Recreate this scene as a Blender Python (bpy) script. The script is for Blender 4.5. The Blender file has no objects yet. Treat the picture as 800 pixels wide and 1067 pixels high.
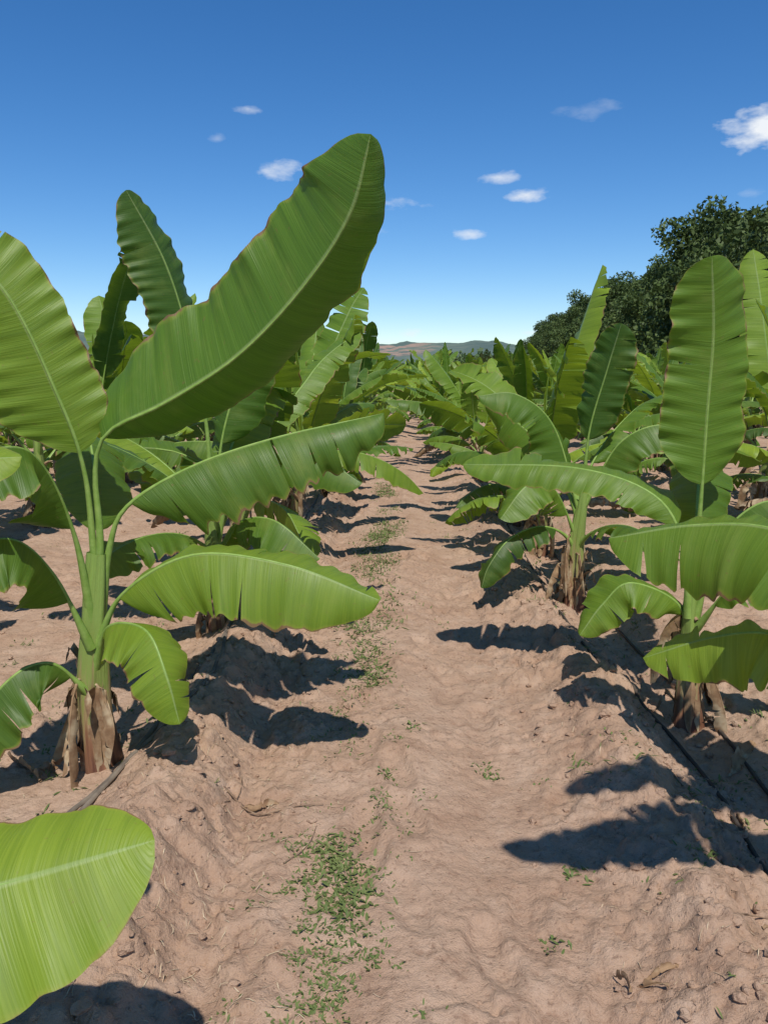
import bpy, math, random
import numpy as np
from mathutils import Vector
D2R = math.pi/180
scene = bpy.context.scene

# ------------------------------------------------------------------ noise
def _h(ix, iy, s):
    n = (ix.astype(np.int64)*374761393 + iy.astype(np.int64)*668265263 + s*1442695041) & 0xffffffff
    n = ((n ^ (n >> 13))*1274126177) & 0xffffffff
    n = n ^ (n >> 16)
    return (n & 0xffff)/65535.0
def vn(x, y, s=0):
    x = np.asarray(x, float); y = np.asarray(y, float)
    ix = np.floor(x); iy = np.floor(y); fx = x-ix; fy = y-iy
    fx = fx*fx*(3-2*fx); fy = fy*fy*(3-2*fy)
    a = _h(ix, iy, s); b = _h(ix+1, iy, s); c = _h(ix, iy+1, s); d = _h(ix+1, iy+1, s)
    return (a*(1-fx)+b*fx)*(1-fy)+(c*(1-fx)+d*fx)*fy-0.5
def fbm(x, y, s=0, o=4, g=0.5):
    r = 0; a = 1.0
    for i in range(o):
        r = r+a*vn(x*2**i+i*17.3, y*2**i-i*9.1, s+i); a *= g
    return r
def gs(x, c, w): return np.exp(-((x-c)/w)**2)
def cell(x, y, s):
    """rounded clod height: inverse distance to nearest jittered cell point"""
    ix = np.floor(x); iy = np.floor(y); best = np.full(np.shape(x), 9.0); hh = np.zeros(np.shape(x))
    for dx in (-1, 0, 1):
        for dy in (-1, 0, 1):
            jx = ix+dx; jy = iy+dy
            px = jx+_h(jx, jy, s); py = jy+_h(jx, jy, s+7); r = _h(jx, jy, s+3)
            d = np.hypot(x-px, y-py); m = d < best
            best = np.where(m, d, best); hh = np.where(m, r, hh)
    return np.clip(1-(best/(.25+.5*hh))**2, 0, 1)**.7*(hh**2)

ROWS_L = [-1.12, -3.45, -5.9, -8.3, -10.7, -13.1, -15.5, -17.9, -20.3, -22.7, -25.1, -27.5, -29.9]
ROWS_R = [1.25, 3.75, 6.2, 8.6, 11.0, 13.4]
_fr = random.Random(9)
FEET = []
for i in range(64):
    yy = 1.1+i*.14+_fr.uniform(-.05, .05)
    FEET.append((_fr.choice([-.05, .12, .30, .45, .6])+_fr.uniform(-.09, .09), yy, _fr.uniform(-.4, .4), _fr.uniform(.010, .022)))
def ground_z(x, y):
    x = np.asarray(x, float); y = np.asarray(y, float)
    m = 0.16*fbm(y*0.7, y*0+3.3, 5, 3)
    near = np.exp(-np.maximum(y-14, 0)/12)
    z = 0.05*fbm(x*0.5, y*0.35, 1, 3)
    z = z + 0.015*fbm(x*2.3, y*2.0, 9, 5, .62)*near
    z = z + 0.12*gs(x, -0.80+m, 0.18)*(0.75+0.9*vn(y*1.4, x*0+1, 3)) - 0.045*gs(x, -0.52+m, 0.10)
    z = z - 0.025*gs(x, 0.40+m, 0.20) + 0.02*gs(x, 0.05+m, 0.16)
    z = z + 0.09*gs(x, 0.84-m, 0.15)*(0.75+1.0*vn(y*1.7, x*0, 8)) - 0.08*gs(x, 1.2-m, 0.20) + 0.04*gs(x, 1.7, .2)
    for r in ROWS_L[1:4]+ROWS_R[1:3]:
        z = z + 0.08*gs(x, r+m+0.35, 0.22) + 0.08*gs(x, r+m-0.35, .22)
    rough = np.clip(.20+.95*np.clip(gs(x, -0.70, .30)+gs(x, 0.98, .33)+0.6*(np.abs(x) > 1.5), 0, 1)+.9*vn(x*1.6, y*1.3, 77)+.5*vn(x*5, y*4, 78), .05, 1.25)
    k = near*rough
    wx = x+.03*vn(x*13, y*13, 41)+.012*vn(x*37, y*37, 43); wy = y+.03*vn(x*13+5, y*13, 42)+.012*vn(x*37, y*37+9, 44)
    z = z + (0.040*cell(wx*8, wy*8, 51)+0.030*cell(wx*17+3, wy*17, 61))*k
    z = z + 0.018*cell(wx*32, wy*32, 71)*np.clip(k+.18, 0, 1)*(y < 6)
    z = z + (0.006*vn(x*36, y*31, 31)+.006*vn(x*12, y*9, 33)+.004*vn(x*62, y*58, 35)*(y < 4))*near
    if np.size(x) > 50:
        for fx, fy, a, dp in FEET:
            u = (x-fx)*math.cos(a)-(y-fy)*math.sin(a); v = (x-fx)*math.sin(a)+(y-fy)*math.cos(a)
            r = (u/.048)**4+(v/.135)**4; r2 = (u/.07)**2+(v/.16)**2
            z = z-dp*np.exp(-np.minimum(r, 30))+dp*.35*np.exp(-(np.sqrt(r2)-1.05)**2*22)
    return z

# ------------------------------------------------------------------ mesh builder
class MB:
    def __init__(s):
        s.v = []; s.f = []; s.m = []; s.uv = []; s.t = []; s.n = 0
    def grid(s, P, U, V, mat, tint, close=False):
        n, m = P.shape[:2]
        T = np.broadcast_to(np.asarray(tint, float), (n, m))
        s.v.append(P.reshape(-1, 3)); s.uv.append(np.stack([U, V], -1).reshape(-1, 2)); s.t.append(T.reshape(-1))
        i = np.arange(n-1)[:, None]*m; j = np.arange(m-1)[None, :]
        a = (i+j).reshape(-1)+s.n
        s.f.append(np.stack([a, a+1, a+m+1, a+m], -1)); s.m.append(np.full(len(a), mat)); s.n += n*m
    def arrays(s):
        return (np.concatenate(s.v), np.concatenate(s.f), np.concatenate(s.m), np.concatenate(s.uv), np.concatenate(s.t))
def make_mesh(name, arr, mats, smooth=True):
    v, f, m, uv, t = arr
    me = bpy.data.meshes.new(name)
    me.vertices.add(len(v)); me.vertices.foreach_set('co', np.asarray(v, np.float32).ravel())
    k = f.shape[1]
    me.loops.add(f.size); me.loops.foreach_set('vertex_index', f.astype(np.int32).ravel())
    me.polygons.add(len(f)); me.polygons.foreach_set('loop_start', np.arange(0, f.size, k, dtype=np.int32))
    me.polygons.foreach_set('material_index', m.astype(np.int32))
    me.polygons.foreach_set('use_smooth', np.full(len(f), smooth))
    if uv is not None:
        l = me.uv_layers.new(name='UVMap'); l.data.foreach_set('uv', uv[f.ravel()].astype(np.float32).ravel())
    if t is not None:
        at = me.attributes.new('tint', 'FLOAT', 'POINT'); at.data.foreach_set('value', t.astype(np.float32))
    for x in mats: me.materials.append(x)
    me.update(calc_edges=True); me.validate()
    return me
def add_obj(name, me, loc=(0, 0, 0), rz=0, sc=1, tilt=(0, 0), sxy=1):
    o = bpy.data.objects.new(name, me); o.location = loc; o.rotation_euler = (tilt[0], tilt[1], rz)
    o.scale = (sc*sxy, sc*sxy, sc); scene.collection.objects.link(o); return o

def norm(a): return a/np.maximum(np.linalg.norm(a, axis=-1, keepdims=True), 1e-9)
def catmull(pts, n):
    p = np.array(pts, float); p = np.vstack([2*p[0]-p[1], p, 2*p[-1]-p[-2]]); out = []
    for i in range(1, len(p)-2):
        t = np.linspace(0, 1, 24, endpoint=False)[:, None]
        out.append(0.5*((2*p[i])+(-p[i-1]+p[i+1])*t+(2*p[i-1]-5*p[i]+4*p[i+1]-p[i+2])*t**2+(-p[i-1]+3*p[i]-3*p[i+1]+p[i+2])*t**3))
    out.append(p[-2][None]); c = np.vstack(out)
    s = np.r_[0, np.cumsum(np.linalg.norm(np.diff(c, axis=0), axis=1))]
    q = np.linspace(0, s[-1], n)
    return np.stack([np.interp(q, s, c[:, k]) for k in range(3)], -1), s[-1]
def tube(mb, C, R, mat, tint, seg=8, flat=1.0, ridges=None):
    T = norm(np.gradient(C, axis=0)); ref = np.array([0.31, 0.95, 0.05])
    if abs(np.mean(T @ ref)) > 0.9: ref = np.array([0, 0, 1.0])
    A = norm(np.cross(T, ref)); B = np.cross(T, A)
    th = np.linspace(0, 2*math.pi, seg+1)
    R = np.broadcast_to(np.asarray(R, float)[..., None] if np.ndim(R) == 1 else R, (len(C), seg+1))
    if ridges is not None: R = R*ridges(np.linspace(0, 1, len(C))[:, None], th[None])
    P = C[:, None]+R[..., None]*(np.cos(th)[None, :, None]*A[:, None]+flat*np.sin(th)[None, :, None]*B[:, None])
    U = np.broadcast_to(th[None]/(2*math.pi), R.shape); V = np.broadcast_to(np.linspace(0, 1, len(C))[:, None], R.shape)
    tt = np.asarray(tint, float); tt = tt[:, None] if tt.ndim == 1 else tt
    mb.grid(P, U, V, mat, tt)

def leaf(mb, pts, hint, wl=.2, wr=.2, pet=.2, fold=(.3, .3), curl=(.4, .4), n=60, m=7, tears=3, und=.012, rng=None,
         tint=.5, slant=.12, twist=0.0, mat=0, rib=1.0, tw=0.2, tiptaper=.55, basep=.5):
    C, L = catmull(pts, 80)
    T = norm(np.gradient(C, axis=0)); H = np.broadcast_to(np.asarray(hint, float), C.shape)
    N = norm(H-(H*T).sum(-1, keepdims=True)*T); S = np.cross(T, N)
    if twist:
        a = (np.linspace(0, 1, 80)*twist)[:, None]; N, S = N*np.cos(a)+S*np.sin(a), S*np.cos(a)-N*np.sin(a)
    s80 = np.linspace(0, 1, 80)
    smp = lambda A, q: np.stack([np.interp(q, s80, A[:, k]) for k in range(3)], -1)
    ph = rng.uniform(0, 6.28, 6)
    for side, w, f0, c0 in ((-1, wl, fold[0], curl[0]), (1, wr, fold[1], curl[1])):
        cuts = np.sort(rng.uniform(.08, .95, tears)); b = np.r_[0, cuts, 1]
        for k in range(len(b)-1):
            b0, b1 = b[k], b[k+1]
            if b1-b0 < 0.012: continue
            rows = max(3, int(n*(b1-b0))+2)
            bb = np.linspace(b0, b1, rows); s = pet+(1-pet)*bb
            Cs, Ts, Ns, Ss = smp(C, s), smp(T, s), smp(N, s), smp(S, s)*side
            wp = np.clip(bb/.16, 0, 1)**basep*(1-np.clip((bb-tiptaper)/(1-tiptaper), 0, 1)**2.3)**.6
            wp = wp*(1+.04*np.sin(bb*9+ph[0]+side)+.02*np.sin(bb*31+ph[3])+.012*np.sin(bb*67+ph[4]*side))
            if n > 12: wp = wp*(1-.035*np.clip(fbm(bb*38, bb*0+ph[0]*3+side, 3, 2)*2, 0, 1))
            dl = rng.normal(0, tw) if tears else 0
            t0 = rng.uniform(0, .35)
            sl = slant
            t = np.linspace(0, 1, m+1); dt = 1/m
            pos = np.zeros((rows, m+1, 3)); cur = np.zeros((rows, 3))
            for j in range(1, m+1):
                tm = (j-.5)*dt
                an = f0+c0*tm+dl*max(0, tm-t0)*1.4+.12*np.sin(bb*7+ph[1]+side)*tm+.09*np.sin(bb*19+ph[2]+2*side)*tm+.05*np.sin(bb*43+ph[5]*side)*tm
                cur = cur+dt*w*wp[:, None]*(np.cos(an)[:, None]*Ss-np.sin(an)[:, None]*Ns)
                pos[:, j] = cur
            wave = und*(np.sin(bb*L*26+ph[2]+side*1.3)*(.5+.5*np.sin(bb*11+ph[4]))+.6*np.sin(bb*L*57+ph[0]))
            P = Cs[:, None]+pos+(wave[:, None]*t[None]**1.7*np.minimum(wp, 1)[:, None])[..., None]*Ns[:, None]
            P = P+Ts[:, None]*((sl*w*wp)[:, None]*t[None]**1.2)[..., None]
            if tears:
                g0 = rng.uniform(.002, .010) if b0 > 0 else 0; g1 = rng.uniform(.002, .010) if b1 < 1 else 0
                sh = g0*np.exp(-(bb-b0)*L/.03)-g1*np.exp(-(b1-bb)*L/.03)
                P = P+Ts[:, None]*(sh[:, None]*np.clip((t[None]-.15-t0*.6)/.6, 0, 1)**1.2)[..., None]
            U = np.broadcast_to(.5+.5*side*t[None], (rows, m+1)); V = np.broadcast_to((bb*L)[:, None], (rows, m+1))
            if side < 0: P = P[:, ::-1]; U = U[:, ::-1]
            mb.grid(P, U, V, mat, tint)
    q = np.linspace(0, .985, max(8, n//3)); Cq = smp(C, q)-smp(N, q)*.003*rib
    R = np.interp(q, [0, pet*.6, pet, 1], [.021*rib, .013*rib, .0075*rib, .0018*rib])
    tube(mb, Cq, R, 1 if mat == 0 else mat, tint, seg=6)

def trunk(mb, pts, r0, r1, rng, dry=5, seg=18, n=26):
    C, L = catmull(pts, n)
    k = rng.integers(0, 1000)
    def rg(s, th):
        return 1+.12*np.sin(th*3+s*5+k)+.07*np.sin(th*5-s*9+k)+.05*np.sin(th*9+k)+0.22*np.exp(-s*14)
    tube(mb, C, np.linspace(r0, r1, n), 2, np.linspace(0, 1, n), seg=seg, ridges=rg)
    for i in range(dry):
        a = rng.uniform(0, 6.28); h = rng.uniform(.1, .6)*L; d = np.array([math.cos(a), math.sin(a), 0])
        c = C[int(h/L*(n-1))]; w = rng.uniform(.018, .034)
        out = rng.uniform(.02, .09); ln = rng.uniform(.12, .28)
        p = [C[1]+d*r0*1.05, (C[1]+c)/2+d*r0*1.10, c+d*(r0*.9), c+d*(r0+out*.6)+np.array([0, 0, .05]), c+d*(r0+out)+np.array([0, 0, .02-ln*.3])]
        leaf(mb, p, d, wl=w, wr=w, pet=.02, fold=(.5, .5), curl=(.3, .3), n=14, m=2, tears=0, rng=rng, mat=3, tint=rng.uniform(0, 1), rib=.3)

def dry_leaf(mb, base, az, rng, L=.5, w=.05):
    d = np.array([math.cos(az), math.sin(az), 0]); b = np.array(base, float)
    p = [b, b+d*.09+[0, 0, .03], b+d*.17-[0, 0, L*.35], b+d*.19+rng.normal(0, .03, 3)-[0, 0, L*.8]]
    leaf(mb, p, d, wl=w, wr=w, pet=.25, fold=(.9, .9), curl=(.9, .9), n=22, m=3, tears=2, und=.01, rng=rng, mat=3, tint=rng.uniform(0, 1), rib=.5, tw=.5)

def rand_leaf(mb, base, az, k, rng, n, m, sc=1.0, L=None):
    """k: 0 outermost/oldest ... 1 innermost/youngest"""
    e0 = (56+30*k+rng.normal(0, 6))*D2R; e1 = (-58+118*k**1.1+rng.normal(0, 20))*D2R
    if L is None: L = (1.1+.45*math.sin(min(k*1.3, 1)*math.pi*.6))*sc*rng.uniform(.8, 1.14)
    ns = 9; pts = [np.array(base, float)]; az0 = az
    for i in range(ns):
        s = (i+.5)/ns; e = e0+(e1-e0)*s**.8; az = az0+(s*rng.normal(0, .12))
        r = np.array([math.cos(az), math.sin(az), 0])
        pts.append(pts[-1]+L/ns*(math.cos(e)*r+np.array([0, 0, math.sin(e)])))
    r = np.array([math.cos(az0), math.sin(az0), 0])
    q = np.linspace(0, 1, 80)[:, None]; e = e0+(e1-e0)*q**.8
    hint = -np.sin(e)*r+np.cos(e)*np.array([0, 0, 1.0])
    fo = .5-.5*k+rng.normal(0, .22); cu = .75-.45*k
    w = rng.uniform(.14, .20)*sc
    old = k < .12 and n > 12 and rng.random() < .3
    leaf(mb, pts, hint, wl=w*(.7 if old else 1), wr=w*(.7 if old else 1), pet=.24, fold=(fo+rng.normal(0, .22), fo+rng.normal(0, .22)), curl=(cu+old, cu+old), n=n, m=m,
         tears=int(rng.integers(2, 14)) if n > 12 else 0, und=.014 if n > 12 else .02, rng=rng, mat=3 if old else 0, tint=float(np.clip(.36+.3*k+rng.normal(0, .3), 0, 1)), twist=rng.normal(0, .5), tw=.32)

def generic_plant(seed, n=36, m=4, lod=False):
    rng = np.random.default_rng(seed); mb = MB()
    H = rng.uniform(.5, .8); lean = rng.normal(0, .07, 2)
    top = np.array([lean[0], lean[1], H])
    trunk(mb, [(0, 0, -.08), (lean[0]*.2, lean[1]*.2, H*.45), tuple(top), (lean[0]*1.2, lean[1]*1.2, H+.15)], .060, .022, rng,
          dry=0 if lod else 8, seg=5 if lod else 12, n=4 if lod else 14)
    nl = int(rng.integers(8, 13)); a0 = rng.uniform(0, 6.28)
    for i in range(nl):
        k = i/(nl-1); h = (.4+.6*k)*H
        rand_leaf(mb, (top[0]*h/H, top[1]*h/H, h), a0+i*2.4+rng.normal(0, .35), k, rng, n, m, sc=rng.uniform(.88, 1.1))
    if not lod:
        for i in range(6): dry_leaf(mb, (0, 0, rng.uniform(.22, .55)), rng.uniform(0, 6.28), rng, L=rng.uniform(.2, .55), w=rng.uniform(.04, .075))
        if rng.random() < .6:
            p = [top, top+[.01, .01, .3], top+[.03, .0, .62], top+[.06, .02, .85]]
            leaf(mb, p, (1, 0, 0), wl=.04, wr=.04, pet=.1, fold=(-1.1, -1.1), curl=(-1.3, -1.3), n=20, m=3, tears=0, rng=rng, tint=.95, und=0)
    return mb

# ------------------------------------------------------------------ materials
def newmat(name):
    m = bpy.data.materials.new(name); m.use_nodes = True; nt = m.node_tree
    for x in list(nt.nodes): nt.nodes.remove(x)
    return m, nt, nt.nodes, nt.links
def nd(ns, typ, **k):
    x = ns.new(typ)
    for a, b in k.items():
        if a.startswith('i_'):
            key = a[2:]; x.inputs[int(key) if key.isdigit() else key].default_value = b
        else: setattr(x, a, b)
    return x
def math_(ns, ls, op, a, b=None, clamp=False):
    x = ns.new('ShaderNodeMath'); x.operation = op; x.use_clamp = clamp
    for i, q in enumerate((a, b)):
        if q is None: continue
        if isinstance(q, (int, float)): x.inputs[i].default_value = q
        else: ls.new(q, x.inputs[i])
    return x.outputs[0]
def mixc(ns, ls, f, a, b, bt='MIX'):
    x = ns.new('ShaderNodeMix'); x.data_type = 'RGBA'; x.blend_type = bt
    for i, q in ((0, f), (6, a), (7, b)):
        if isinstance(q, (int, float)): x.inputs[i].default_value = q
        elif isinstance(q, tuple): x.inputs[i].default_value = (*q, 1)
        else: ls.new(q, x.inputs[i])
    return x.outputs[2]
def ramp(ns, ls, f, stops):
    x = ns.new('ShaderNodeValToRGB'); e = x.color_ramp.elements
    e[0].position = stops[0][0]; e[0].color = (*stops[0][1], 1); e[1].position = stops[1][0]; e[1].color = (*stops[1][1], 1)
    for p, c in stops[2:]:
        q = e.new(p); q.color = (*c, 1)
    ls.new(f, x.inputs[0]); return x.outputs[0]
def noise(ns, ls, vec, scale, det=4, rough=.55):
    x = ns.new('ShaderNodeTexNoise'); x.inputs['Scale'].default_value = scale; x.inputs['Detail'].default_value = det
    x.inputs['Roughness'].default_value = rough; ls.new(vec, x.inputs['Vector']); return x.outputs['Fac']
def maprange(ns, ls, v, a, b, c=0., d=1.):
    x = ns.new('ShaderNodeMapRange'); ls.new(v, x.inputs[0])
    for i, q in enumerate((a, b, c, d)): x.inputs[i+1].default_value = q
    return x.outputs[0]

def leaf_mat():
    m, nt, ns, ls = newmat('banana_leaf_mat')
    uv = ns.new('ShaderNodeUVMap'); uv.uv_map = 'UVMap'; sp = ns.new('ShaderNodeSeparateXYZ'); ls.new(uv.outputs[0], sp.inputs[0])
    mm = math_(ns, ls, 'ABSOLUTE', math_(ns, ls, 'SUBTRACT', math_(ns, ls, 'MULTIPLY', sp.outputs[0], 2.), 1.))
    at = ns.new('ShaderNodeAttribute'); at.attribute_name = 'tint'
    oi = ns.new('ShaderNodeObjectInfo')
    def sv(su, svv, off=0.):
        c = ns.new('ShaderNodeCombineXYZ'); ls.new(math_(ns, ls, 'MULTIPLY', sp.outputs[0], su), c.inputs[0])
        ls.new(math_(ns, ls, 'MULTIPLY', math_(ns, ls, 'SUBTRACT', sp.outputs[1], math_(ns, ls, 'MULTIPLY', mm, .025)), svv), c.inputs[1])
        ls.new(math_(ns, ls, 'ADD', math_(ns, ls, 'MULTIPLY', at.outputs['Fac'], 37.), off), c.inputs[2]); return c.outputs[0]
    fine = noise(ns, ls, sv(1.2, 170), 1., 2, .5)
    coarse = noise(ns, ls, sv(1.0, 30), 1., 3, .5)
    blot = noise(ns, ls, sv(2.5, 5, 5.), 1., 4, .6)
    spots = noise(ns, ls, sv(26, 26, 9.), 1., 3, .6)
    tintv = math_(ns, ls, 'ADD', math_(ns, ls, 'MULTIPLY', at.outputs['Fac'], .75), math_(ns, ls, 'MULTIPLY', oi.outputs['Random'], .25))
    base = ramp(ns, ls, tintv, [(0., (.042, .096, .014)), (.5, (.094, .188, .019)), (1., (.255, .370, .032))])
    dk = mixc(ns, ls, 1., base, (.66, .72, .74), 'MULTIPLY'); lt = mixc(ns, ls, 1., base, (1.3, 1.18, 1.4), 'MULTIPLY')
    base = mixc(ns, ls, maprange(ns, ls, coarse, .35, .7, 0, .7), base, dk)
    base = mixc(ns, ls, maprange(ns, ls, fine, .45, .7, 0, .6), base, lt)
    base = mixc(ns, ls, maprange(ns, ls, blot, .54, .78, 0, .5), base, (.21, .27, .05))
    base = mixc(ns, ls, maprange(ns, ls, spots, .66, .72, 0, .6), base, (.20, .13, .05))
    ed = math_(ns, ls, 'ADD', mm, math_(ns, ls, 'MULTIPLY', math_(ns, ls, 'SUBTRACT', blot, .47), .26))
    ed = math_(ns, ls, 'ADD', ed, math_(ns, ls, 'MULTIPLY', math_(ns, ls, 'SUBTRACT', coarse, .5), .08))
    edm = maprange(ns, ls, ed, .985, 1.01)
    eym = maprange(ns, ls, ed, .93, 1.0, 0., .5)
    base = mixc(ns, ls, eym, base, (.32, .34, .05))
    base = mixc(ns, ls, edm, base, (.24, .15, .07))
    ribm = maprange(ns, ls, mm, .022, .045, 1., 0.)
    base = mixc(ns, ls, math_(ns, ls, 'MULTIPLY', ribm, .6), base, (.34, .44, .16))
    tr = ramp(ns, ls, tintv, [(0., (.15, .26, .008)), (.5, (.31, .45, .012)), (1., (.58, .66, .03))])
    tr = mixc(ns, ls, maprange(ns, ls, coarse, .3, .7, 0, .45), tr, (.15, .25, .010))
    tr = mixc(ns, ls, maprange(ns, ls, fine, .4, .7, 0, .3), tr, (.44, .55, .05))
    tr = mixc(ns, ls, edm, tr, (.25, .12, .03))
    bump = nd(ns, 'ShaderNodeBump', i_Strength=.45, i_Distance=.006)
    ls.new(math_(ns, ls, 'ADD', coarse, math_(ns, ls, 'MULTIPLY', fine, .5)), bump.inputs['Height'])
    p = nd(ns, 'ShaderNodeBsdfPrincipled'); ls.new(base, p.inputs['Base Color']); ls.new(bump.outputs[0], p.inputs['Normal'])
    ls.new(maprange(ns, ls, blot, .3, .7, .40, .58), p.inputs['Roughness']); p.inputs['Specular IOR Level'].default_value = .38
    t = ns.new('ShaderNodeBsdfTranslucent'); ls.new(tr, t.inputs[0]); ls.new(bump.outputs[0], t.inputs['Normal'])
    mx = ns.new('ShaderNodeMixShader'); mx.inputs[0].default_value = .34
    ls.new(p.outputs[0], mx.inputs[1]); ls.new(t.outputs[0], mx.inputs[2])
    o = ns.new('ShaderNodeOutputMaterial'); ls.new(mx.outputs[0], o.inputs[0]); return m
def simple(name, c1, c2, scale=20, rough=.7, bump=.3, bd=.003, stretch=(1, 1, 1), c3=None):
    m, nt, ns, ls = newmat(name)
    tc = ns.new('ShaderNodeTexCoord'); mp = ns.new('ShaderNodeMapping'); mp.inputs['Scale'].default_value = stretch
    ls.new(tc.outputs['Object'], mp.inputs[0]); n = noise(ns, ls, mp.outputs[0], scale, 5, .6)
    c = mixc(ns, ls, maprange(ns, ls, n, .35, .65), c1, c2)
    if c3:
        n2 = noise(ns, ls, mp.outputs[0], scale*.37, 3, .6); c = mixc(ns, ls, maprange(ns, ls, n2, .5, .62), c, c3)
    p = nd(ns, 'ShaderNodeBsdfPrincipled', i_Roughness=rough); ls.new(c, p.inputs['Base Color'])
    p.inputs['Specular IOR Level'].default_value = .25
    b = nd(ns, 'ShaderNodeBump', i_Strength=bump, i_Distance=bd); ls.new(n, b.inputs['Height']); ls.new(b.outputs[0], p.inputs['Normal'])
    o = ns.new('ShaderNodeOutputMaterial'); ls.new(p.outputs[0], o.inputs[0]); return m
def trunk_mat():
    m, nt, ns, ls = newmat('pseudostem_mat')
    uv = ns.new('ShaderNodeUVMap'); mp = ns.new('ShaderNodeMapping'); mp.inputs['Scale'].default_value = (14, 1.6, 1)
    ls.new(uv.outputs[0], mp.inputs[0]); n = noise(ns, ls, mp.outputs[0], 1.5, 5, .65)
    at = ns.new('ShaderNodeAttribute'); at.attribute_name = 'tint'
    h = math_(ns, ls, 'ADD', at.outputs['Fac'], math_(ns, ls, 'MULTIPLY', math_(ns, ls, 'SUBTRACT', n, .5), 1.0))
    c = ramp(ns, ls, h, [(0., (.11, .045, .028)), (.22, (.23, .11, .06)), (.36, (.31, .23, .11)), (.50, (.20, .26, .06)), (1., (.22, .33, .07))])
    p = nd(ns, 'ShaderNodeBsdfPrincipled', i_Roughness=.55); ls.new(c, p.inputs['Base Color'])
    b = nd(ns, 'ShaderNodeBump', i_Strength=.6, i_Distance=.012); ls.new(n, b.inputs['Height']); ls.new(b.outputs[0], p.inputs['Normal'])
    o = ns.new('ShaderNodeOutputMaterial'); ls.new(p.outputs[0], o.inputs[0]); return m
def soil_mat():
    m, nt, ns, ls = newmat('soil_mat')
    tc = ns.new('ShaderNodeTexCoord'); v = tc.outputs['Object']
    big = noise(ns, ls, v, .9, 4, .6); mid = noise(ns, ls, v, 5, 6, .68); m2 = noise(ns, ls, v, 16, 5, .7); fine = noise(ns, ls, v, 50, 5, .72); grain = noise(ns, ls, v, 240, 3, .7)
    c = mixc(ns, ls, maprange(ns, ls, big, .35, .65), (.385, .248, .168), (.455, .310, .220))
    c = mixc(ns, ls, maprange(ns, ls, mid, .50, .70, 0, .65), c, (.525, .378, .280))
    c = mixc(ns, ls, maprange(ns, ls, mid, .46, .30, 0, .65), c, (.290, .172, .112))
    c = mixc(ns, ls, maprange(ns, ls, m2, .44, .32, 0, .6), c, (.260, .155, .102))
    c = mixc(ns, ls, maprange(ns, ls, fine, .44, .33, 0, .7), c, (.20, .12, .08))
    c = mixc(ns, ls, maprange(ns, ls, grain, .60, .75, 0, .5), c, (.62, .49, .40))
    p = nd(ns, 'ShaderNodeBsdfPrincipled', i_Roughness=.95); p.inputs['Specular IOR Level'].default_value = .12; ls.new(c, p.inputs['Base Color'])
    hgt = math_(ns, ls, 'ADD', math_(ns, ls, 'MULTIPLY', fine, 1.1), math_(ns, ls, 'MULTIPLY', grain, .35))
    hgt = math_(ns, ls, 'ADD', hgt, math_(ns, ls, 'MULTIPLY', m2, 1.6))
    b = nd(ns, 'ShaderNodeBump', i_Strength=.85, i_Distance=.012); ls.new(hgt, b.inputs['Height']); ls.new(b.outputs[0], p.inputs['Normal'])
    o = ns.new('ShaderNodeOutputMaterial'); ls.new(p.outputs[0], o.inputs[0]); return m
def foliage_mat(name, a, b_, scale, tl=.2):
    m, nt, ns, ls = newmat(name)
    tc = ns.new('ShaderNodeTexCoord'); n = noise(ns, ls, tc.outputs['Object'], scale, 3, .6)
    at = ns.new('ShaderNodeAttribute'); at.attribute_name = 'tint'
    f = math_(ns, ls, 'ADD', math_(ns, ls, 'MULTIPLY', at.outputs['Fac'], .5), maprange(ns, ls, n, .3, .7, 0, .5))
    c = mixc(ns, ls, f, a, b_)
    p = nd(ns, 'ShaderNodeBsdfPrincipled', i_Roughness=.6); ls.new(c, p.inputs['Base Color']); p.inputs['Specular IOR Level'].default_value = .3
    t = ns.new('ShaderNodeBsdfTranslucent'); ls.new(c, t.inputs[0])
    mx = ns.new('ShaderNodeMixShader'); mx.inputs[0].default_value = tl; ls.new(p.outputs[0], mx.inputs[1]); ls.new(t.outputs[0], mx.inputs[2])
    o = ns.new('ShaderNodeOutputMaterial'); ls.new(mx.outputs[0], o.inputs[0]); return m

M_leaf = leaf_mat()
M_rib = simple('petiole_mat', (.17, .28, .05), (.25, .36, .09), 30, .45, .1)
M_trunk = trunk_mat()
M_dry = simple('dry_leaf_mat', (.32, .21, .12), (.19, .11, .06), 25, .85, .4, c3=(.44, .34, .22))
PM = [M_leaf, M_rib, M_trunk, M_dry]
M_soil = soil_mat()

# ------------------------------------------------------------------ ground
def axis(segs):
    out = []
    for a, b, st in segs: out.append(np.arange(a, b, st))
    return np.concatenate(out+[[segs[-1][1]]])
pos = np.array([4*1.12**i for i in range(1, 56)])
xs = np.r_[-pos[::-1], axis([(-4, -1.9, .04), (-1.9, 2.0, .011), (2.0, 4, .04)]), pos]
yp = 14*1.1**np.arange(1, 52); ys = np.r_[-300, -60, -10, -2, axis([(0, .8, .1), (.8, 3.4, .010), (3.4, 7, .02), (7, 14, .06)]), yp]
X, Y = np.meshgrid(xs, ys); Z = ground_z(X, Y)
Z = np.where((np.abs(X) > 40) | (Y > 60), 0.0, Z)
g = MB(); g.grid(np.stack([X, Y, Z], -1), X, Y, 0, 0.)
v, f, mi, uvv, tt = g.arrays()
add_obj('ground', make_mesh('ground', (v, f, mi, None, None), [M_soil]))

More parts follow.
